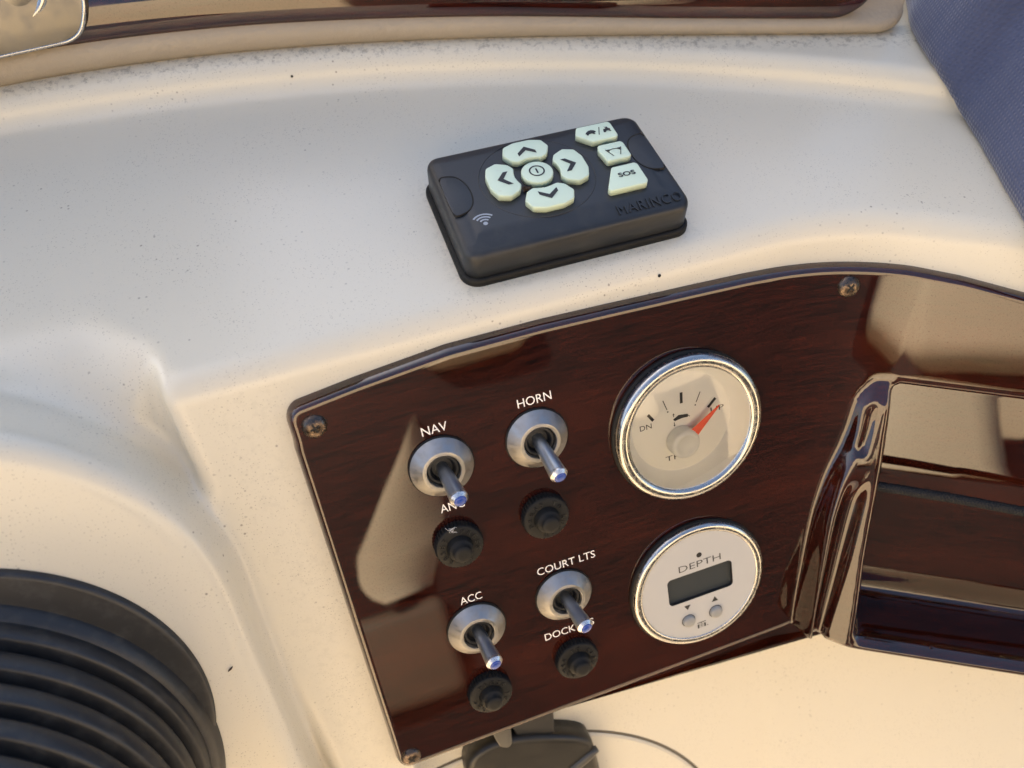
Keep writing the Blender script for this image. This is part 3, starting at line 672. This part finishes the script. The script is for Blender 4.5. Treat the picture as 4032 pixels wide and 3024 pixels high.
mesh('tortoise_hare_symbol', *join(poly(tt, tz), poly(hr, tz), stroke([(22.3, 14.6), (23.9, 18.8)], .3, tz)), M['ink'], b, False)
b = btn([(18.6, 6.4), (19.4, 9.2), (28.3, 9.2), (29.0, 8), (29.0, .8), (28.0, 0), (19.6, 0), (19.2, 3)], 2); b['label'] = 'button with sweep angle symbol'
mesh('sweep_symbol', *join(stroke([(22.7, 1.9), (21.0, 5.9)], .3, tz), stroke([(25.3, 1.9), (27.0, 5.9)], .3, tz), stroke(arcpts(24, 1.6, 4.0, 58, 122, 12), .35, tz), poly([(21.2, 5.7), (22.6, 5.7), (22.0, 4.4)][::-1], tz), poly([(26.8, 5.7), (25.4, 5.7), (26.0, 4.4)], tz)), M['ink'], b, False)
b = btn([(19.4, -3.4), (28.2, -3.4), (29.0, -4.4), (29.0, -13.4), (28.0, -14.8), (14.6, -14.8), (14.0, -13.4)], 2); b['label'] = 'button printed SOS'
vv, ff = text('SOS', 19.9, -9.5, 6.4, 2.3, tz, .03); mesh('lettering', vv, ff, M['ink'], b, False)['label'] = 'printed letters SOS'
vv, ff = text('MARINCO', 14.4, -23.4, 23.8, 3.9, 0, .0, 1.12); vv = [(x, y, HT - 1.9 * (-16.8 - y) / 9.5 + .12) for x, y, z in vv]
o = mesh('embossed_lettering', vv, ff, M['blackcase'], cs, False); o['label'] = 'raised word MARINCO'; md = o.modifiers.new('s', 'SOLIDIFY'); md.thickness = .45 * MM; md.offset = 1.0
wf = [disc(.8, HT + .03, 16, -30.3, -13.7)] + [stroke(arcpts(-30.3, -13.7, rr_, 42, 138, 14), .62, HT + .03) for rr_ in (1.9, 3.2, 4.5)]
mesh('wireless_symbol', *join(*wf), M['grey'], cs, False)
for sg, x in ((1, -1), (-1, 1)):
    ol = [(-39.5 * sg, 12.6), (-37.8 * sg, 13.6), (-33.2 * sg, 12.4), (-30.9 * sg, 8.0), (-30.2 * sg, 3), (-30.9 * sg, -2.4), (-33.6 * sg, -6.2), (-37.8 * sg, -7.4), (-39.5 * sg, -6.6)]
    oo = chaikin(ol, 2)
    tb = mesh('end_tab', *slab([(x_ * 1.0, y_) for x_, y_ in oo], HT - 3.0, HT + .05, .3, 3), M['blackcase'], cs)
    seam = [q for q in oo if abs(q[0]) < 40.2]
    seam.sort(key=lambda q: math.atan2(q[1] - 3, (abs(q[0]) - 41)))
    mesh('seam', *tube([(x_, y_, HT + .02) for x_, y_ in sorted(oo, key=lambda q: -math.atan2(q[1] - 3, 41.5 - abs(q[0]))) if abs(x_) < 39.2], .26, 6), M['hole'], tb)
# dried insect
bug = [tube([(rnd.uniform(-1.2, 1.2), rnd.uniform(-1, 1), rnd.uniform(.2, 1.2)), (rnd.uniform(-1.2, 1.2), rnd.uniform(-1, 1), rnd.uniform(.3, 1.8)), (rnd.uniform(-2, 2), rnd.uniform(-1.2, 1.5), rnd.uniform(.2, 2))], [.25, .3, .08], 5) for _ in range(14)]
bo_ = (RC[0] - 12.2, RC[1] - 2.6, RC[2] + ZO)
v, f = join(*bug); tag(mesh('dried_debris', v, f, M['dirt'], None, True, bo_), 'brown dried debris beside the round power button of the remote', 'debris')
bg_ = S(-121, -72, 16.3) + [0, 0, ZO]
v, f = join(tube([(0, 0, 0), (1, .2, .8), (1.8, .5, 1.4)], [.2, .38, .15], 6), tube([(1.4, .3, 1.2), (2.2, .0, 2.6)], .05, 4))
tag(mesh('dead_insect', np.array(v) , f, M['dirt'], None, True, S(-117.5, -66, 16.4) + [0, 0, ZO]), 'tiny dead insect on the hump beside the steering boot', 'insect')

# ------------------------------------------------------------------ steering boot on the hump
FRM = np.array(FR0); B0 = S(-191, -65.5, 16)
bt = root('steering_boot', B0, FR0, 'black rubber bellows boot around the steering column', 'boot')
mesh('flange', *lathe([(66.4, -1.5), (66.3, 1.4), (65.6, 2.3), (64.5, 2.5), (40, 2.6)], 160), M['boot'], bt)
c2 = (-207 + 191, -83 + 65.5)
mesh('collar', *lathe([(79.6, -1), (79.2, 1.6), (78.4, 3.2), (77.2, 6.4), (74.5, 7.2)], 160, *c2), M['boot'], bt)
for k in range(8):
    w0, rk = 9.2 + 9.7 * k, 76 - 2.3 * k
    pr = [(rk - 5.4, w0 - 5.6), (rk - 5.3, w0 - 4.2), (rk - 4.4, w0 - 3.4), (rk - 1.0, w0 - 3.0), (rk - .2, w0 - 2.6), (rk, w0 - 1.9), (rk - .4, w0 + .2), (rk - .8, w0 + 1.9), (rk - 1.2, w0 + 2.5), (rk - 2.0, w0 + 2.8), (rk - 5.6, w0 + 3.1), (rk - 7.2, w0 + 3.5), (rk - 7.6, w0 + 4.15)]
    mesh('rib', *lathe(pr, 160, *c2), M['boot'], bt)

# ------------------------------------------------------------------ round hatch plate and control unit under the panel
h0 = S(-45, -295, -16)
ht = root('hatch_plate', h0, FR0, 'round cream plate with a dark seam below the wood panel', 'plate')
mesh('rim', *lathe([(118.7, -.6), (118.5, .05), (117.8, .1), (117.0, .05), (116.9, -.4)], 160), M['seam'], ht)
mesh('cover', *join(lathe([(117.0, 0), (116.6, .6), (115.5, .9)], 160), disc(115.5, .9, 160)), M['gel'], ht, True)
k0 = S(-22, -185, -14)
cu = root('control_unit', k0, FR0, 'dark grey plastic control unit on a black pivot below the wood panel', 'control')
def kp(p): return [(x + 22, y + 185) for x, y in p]
mesh('housing', *slab(chaikin(kp([(-52, -181), (-49, -169), (-40, -164.5), (-28, -165.5), (-10, -173), (5.5, -182), (8.5, -190), (9, -260), (-54, -260)]), 2), -2, 9, 3.5, 5), M['ctrl'], cu)
mesh('ridge', *tube([(*p, 8.2) for p in kp([(-20, -203), (-8, -198.5), (4, -192.5), (8.5, -190.5)])], [2.2, 2.4, 2.4, 1.6], 10), M['ctrl2'], cu)
mesh('pivot_block', *slab(chaikin(kp([(-30, -140), (-27, -166), (-22, -172), (-9, -176), (-8, -168), (-5, -140)]), 1), -2, 6.5, 1.2), M['ink'], cu)
mesh('pivot_cap', *tube([(*p, 2.2) for p in kp([(-4.5, -142), (-4.2, -158)])], [5, 5], 16), M['ink'], cu)
mesh('clip', *slab(chaikin(kp([(-36, -146), (-35.5, -166), (-30.5, -172), (-27.5, -166), (-28.5, -146)]), 1), 0, 9, 1.0), M['ctrl2'], cu)

# ------------------------------------------------------------------ upper pod: padded edge, wood and metal plate
up0 = (80, float(np.polyval(P_BO, 80)), -186)
pod = root('upper_instrument_pod', up0, None, 'padded beige upper instrument pod with wood insert behind the ledge', 'pod')
LU = math.radians(27); sL, cL = math.sin(LU), math.cos(LU)
def plan(x): y = np.polyval(P_BO, x); s = np.polyval(np.polyder(P_BO), x); l = math.hypot(1, s); return np.array([x, y]), np.array([-s / l, 1 / l])
def zk(x): return float(np.interp(x, [-110, 0, 100, 160, 220, 262], [1.0, .93, .78, .62, .55, .55]))
prof = [(9, -1.5), (3, -1.2), (-.5, .2), (-2.4, 2.8), (-3.0, 6), (-2.2, 9.4), (-.2, 12), (2.2, 13.6), (6, 15.2), (14, 22), (40, 52), (60, 60)]
xs = np.r_[np.linspace(-220, 250, 95), 253, 256, 258.5, 260.5, 261.8, 262.4]
V, F = [], []; npf = len(prof)
for x in xs:
    p, nn = plan(x); k = zk(x); e = 1.0
    if x > 250: e = math.sqrt(max(0, 1 - ((x - 250) / 12.45) ** 2)) * .999
    for j, (f_, z_) in enumerate(prof):
        kk = k if j < 8 else 1.0; zz = z_ * kk if j < 8 else 13.6 * k + (z_ - 13.6)
        f2, z2 = 8 + (f_ - 8) * e, (7 + (zz - 7) * (.25 + .75 * e)) if j < 8 else 6 + (zz - 6) * (.5 + .5 * e)
        V.append((p[0] + nn[0] * f2 - up0[0], p[1] + nn[1] * f2 - up0[1], z2))
for i in range(len(xs) - 1):
    for j in range(npf - 1): F.append((i * npf + j, (i + 1) * npf + j, (i + 1) * npf + j + 1, i * npf + j + 1))
mesh('padding', V, F, M['vinyl'], pod)
HH = np.linspace(-4, 90, 400); LH = np.radians(8 + 19 * smooth01(5, 12, HH)); FH = np.cumsum(np.sin(LH)) * (HH[1] - HH[0]); ZH = np.cumsum(np.cos(LH)) * (HH[1] - HH[0])
FH -= np.interp(0, HH, FH); ZH -= np.interp(0, HH, ZH)
def UP(x, h, off):
    l_ = float(np.interp(h, HH, LH)); p, nn = plan(x); k = zk(x); f_ = 1.6 + float(np.interp(h, HH, FH)) - off * math.cos(l_); z_ = 11.6 * k + float(np.interp(h, HH, ZH)) + off * math.sin(l_)
    return (p[0] + nn[0] * f_ - up0[0], p[1] + nn[1] * f_ - up0[1], z_)
V, F, U = [], [], []; xw = np.r_[np.linspace(-220, 226, 90), np.linspace(230, 246.5, 12)]; hw = [(-.5, -1.5), (-.6, .2), (-.1, 1.7), (1.0, 2.7), (2.6, 3.2), (5, 3.3), (6, 3.3), (7, 3.3), (8, 3.3), (9, 3.3), (10, 3.3), (11, 3.3), (12, 3.3), (14, 3.3), (30, 3.3), (60, 3.3)]
for x in xw:
    lift = 0
    if x > 230: lift = 16.5 - math.sqrt(max(0, 16.5 ** 2 - (x - 230) ** 2))
    for h, of in hw:
        V.append(UP(x, lift + h * (1 if lift < 1 else 1), of - (2.5 if x > 246 else 0))); U.append((x / 100., h / 100. + 3))
nw = len(hw)
for i in range(len(xw) - 1):
    for j in range(nw - 1): F.append((i * nw + j, (i + 1) * nw + j, (i + 1) * nw + j + 1, i * nw + j + 1))
M['wood2'] = wood('upper_wood', 1.35)
mesh('wood_insert', V, F, M['wood2'], pod, True, None, U)
# metal plate with round lens
p0 = (-90, float(np.polyval(P_BO, -90)) + 2, -172)
mp = root('metal_gauge_plate', p0, None, 'polished metal plate with a round chrome bezel at the upper left corner', 'plate')
def onwood(vf, lift):
    v, f = vf; o_ = []
    for x, h, z in v:
        q = UP(x, h, 3.3 + z + lift); o_.append((q[0] + up0[0] - p0[0], q[1] + up0[1] - p0[1], q[2] + up0[2] - p0[2]))
    return o_, f
olp = rrect(-190, 1.6, -56.5, 70, 15, 10)
mesh('plate', *onwood(slab(olp, 0, 2.0, .9, 4), 0), M['plate'], mp)
mesh('rolled_rim', *onwood(tube([(x, h, 2.0) for x, h in inset(olp, 1.0)] , .8, 8, False), 0), M['chrome'], mp)
mesh('round_bezel', *onwood(lathe([(12.2, 1.8), (12, 3.0), (10.8, 3.8), (9.2, 3.4), (8.6, 2.6)], 64, -80.5, 21.5), 0), M['chrome'], mp)
mesh('round_lens', *onwood(join(lathe([(9.0, 2.8), (6, 4.2), (3, 4.9), (.01, 5.1)], 48, -80.5, 21.5)), 0), M['plate'], mp)

# ------------------------------------------------------------------ navy canvas on the right
edge = np.array([(312, 340, -180), (294, 300, -183), (277, 265, -185), (265, 245.5, -185.3), (260, 229, -185.5), (257, 216, -186), (259, 206.5, -190.5), (261, 199, -195.5), (258, 183, -197), (251, 162, -197.2), (243.5, 139, -197.3), (240, 116, -199), (246, 92, -202), (262, 62, -205)], float)
tt = np.linspace(0, len(edge) - 1, 150); E = np.stack([np.interp(tt, range(len(edge)), edge[:, k]) for k in range(3)], 1)
for _ in range(16): E[1:-1] = .5 * E[1:-1] + .25 * (E[:-2] + E[2:])
pf = [(3.5, -1.5), (.6, .3), (-.6, 2.2), (-1.2, 5), (-.4, 8), (2.5, 14), (8, 24), (18, 42), (36, 70), (66, 105), (110, 150), (170, 200)]
s_ = np.linspace(0, len(pf) - 1, 60); pf2 = np.stack([np.interp(s_, range(len(pf)), [q[k] for q in pf]) for k in range(2)], 1)
for _ in range(6): pf2[1:-1] = .5 * pf2[1:-1] + .25 * (pf2[:-2] + pf2[2:])
co = np.array([262., 190., -198.]); V, F = [], []
for i, e in enumerate(E):
    tg = E[min(i + 1, len(E) - 1)] - E[max(i - 1, 0)]; tg /= np.linalg.norm(tg); out = np.cross(tg, [0, 0, 1.]); out /= np.linalg.norm(out)
    if out[0] < 0: out = -out
    out = .35 * out + .65 * np.array([.93, .36, 0]); out /= np.linalg.norm(out)
    for j, (f_, z_) in enumerate(pf2):
        fold = smooth01(10, 60, z_) * (5.0 * math.sin(i * .085 + z_ * .02) + 3 * math.sin(i * .19 - z_ * .035 + 1)) + .12 * math.sin(i * .7)
        V.append(tuple(e + out * (f_ + fold) + np.array([0, 0, z_]) - co))
n = len(pf2)
for i in range(len(E) - 1):
    for j in range(n - 1): F.append((i * n + j, i * n + j + 1, (i + 1) * n + j + 1, (i + 1) * n + j))
tag(mesh('canvas_cover', V, F, M['canvas'], None, True, co + [0, 0, ZO]), 'navy blue canvas cover hanging over the right end of the ledge', 'canvas')

# ------------------------------------------------------------------ cockpit floor, then unseen pieces added for mirrored shapes, bounce light and shade
def boxv(x0, y0, z0, x1, y1, z1): return [(x0, y0, z0), (x1, y0, z0), (x1, y1, z0), (x0, y1, z0), (x0, y0, z1), (x1, y0, z1), (x1, y1, z1), (x0, y1, z1)], [(0, 3, 2, 1), (4, 5, 6, 7), (0, 1, 5, 4), (1, 2, 6, 5), (2, 3, 7, 6), (3, 0, 4, 7)]
tag(mesh('cockpit_floor', *boxv(-1500, -3200, -40, 1500, 700, 0), M['sole'], None, False), kind='structure')
st = root('stand_in_seat', (300, -850, -ZO), None, 'made-up cream and navy seat behind the camera, shaped for its reflections in the lacquered panel', 'seat')  # made-up seat, shaped for the patches it mirrors in the lacquer
def sbox(n, x0, y0, z0, x1, y1, z1, m, bev=40):
    v, f = boxv(x0 - 300, y0 + 850, z0 + ZO, x1 - 300, y1 + 850, z1 + ZO); o = mesh(n, v, f, m, st, True); b = o.modifiers.new('b', 'BEVEL'); b.width = bev * MM; b.segments = 4; return o
sbox('seat_base', -450, -1050, -1200, 850, -640, -760, M['sole'], 20)
sbox('seat_cushion', -460, -1060, -758, 860, -600, -600, M['seat'])
v, f = slab(rrect(-300, -598, 700, -60, 30) if 0 else [(-300, -598), (700, -598), (700, -260), (690, -190), (680, -120), (680, 40), (650, 70), (-270, 70), (-300, 40)], 0, 70, 15); mesh('dark_reflection_prop', [(x - 300, 850 - 770 + z, y + ZO) for x, y, z in v], f, M['navy_refl'], st, True)  # dark slab added so the panel mirrors dark, in place of a person
sbox('cream_reflection_prop', 98, -790, -76, 262, -640, 190, M['seat'], 30)  # added to mirror as the cream patch at the panel's upper right
wv, wf_ = [], []; zs_ = np.linspace(-358, -134, 24); ts_ = np.linspace(0, 1, 14)
for z_ in zs_:
    xl = np.interp(z_, [-358, -345, -325, -293, -134], [-35, -52, -60, -55, 68]); xr = np.interp(z_, [-358, -300, -200, -134], [40, 85, 95, 72])
    for t in ts_: wv.append((xl + (xr - xl) * t - 300, 850 - 645 - 75 * t ** 2.2, z_ + ZO))
n_ = len(ts_)
for a_ in range(len(zs_) - 1):
    for b_ in range(n_ - 1): wf_.append((a_ * n_ + b_, (a_ + 1) * n_ + b_, (a_ + 1) * n_ + b_ + 1, a_ * n_ + b_ + 1))
mesh('cream_reflection_wedge', wv, wf_, M['seat'], st, True)  # curved wedge added to mirror as a soft-edged cream triangle
sbox('brown_reflection_prop', -120, -700, -500, 40, -662, -372, M['taupe'], 18)  # added to mirror as a faint brown haze at the panel's lower left
def wallbox(n, lab, b):
    c = np.array([(b[0] + b[3]) / 2, (b[1] + b[4]) / 2, b[2]]); v, f = boxv(*b); o = mesh(n, np.array(v) - c, f, M['sole'], None, False, c); return tag(o, lab, 'wall')
wallbox('bounce_wall', 'cream wall added out of view to bounce warm light, mirrored in the lacquered panel', (-1300, -900, 0, 1300, -840, 1650))  # unseen wall, put in to throw warm light onto the dash
cb = root('canopy', (-560, 1050, 600), None, 'unseen grey canvas canopy added to keep the sun off the dashboard', 'canopy')  # added out of view, ahead and left, to block the sun from the dash
pl = [(-760, -430), (-160, -430), (440, -430), (440, 480), (-160, 480), (-760, 480)]
v = [(x, y, 0) for x, y in pl] + [(x, y, 6) for x, y in pl]
mesh('sun_shade', v, [(5, 4, 3, 2, 1, 0), (6, 7, 8, 9, 10, 11)] + [(k, (k + 1) % 6, 6 + (k + 1) % 6, 6 + k) for k in range(6)], M['lining'], cb, False)
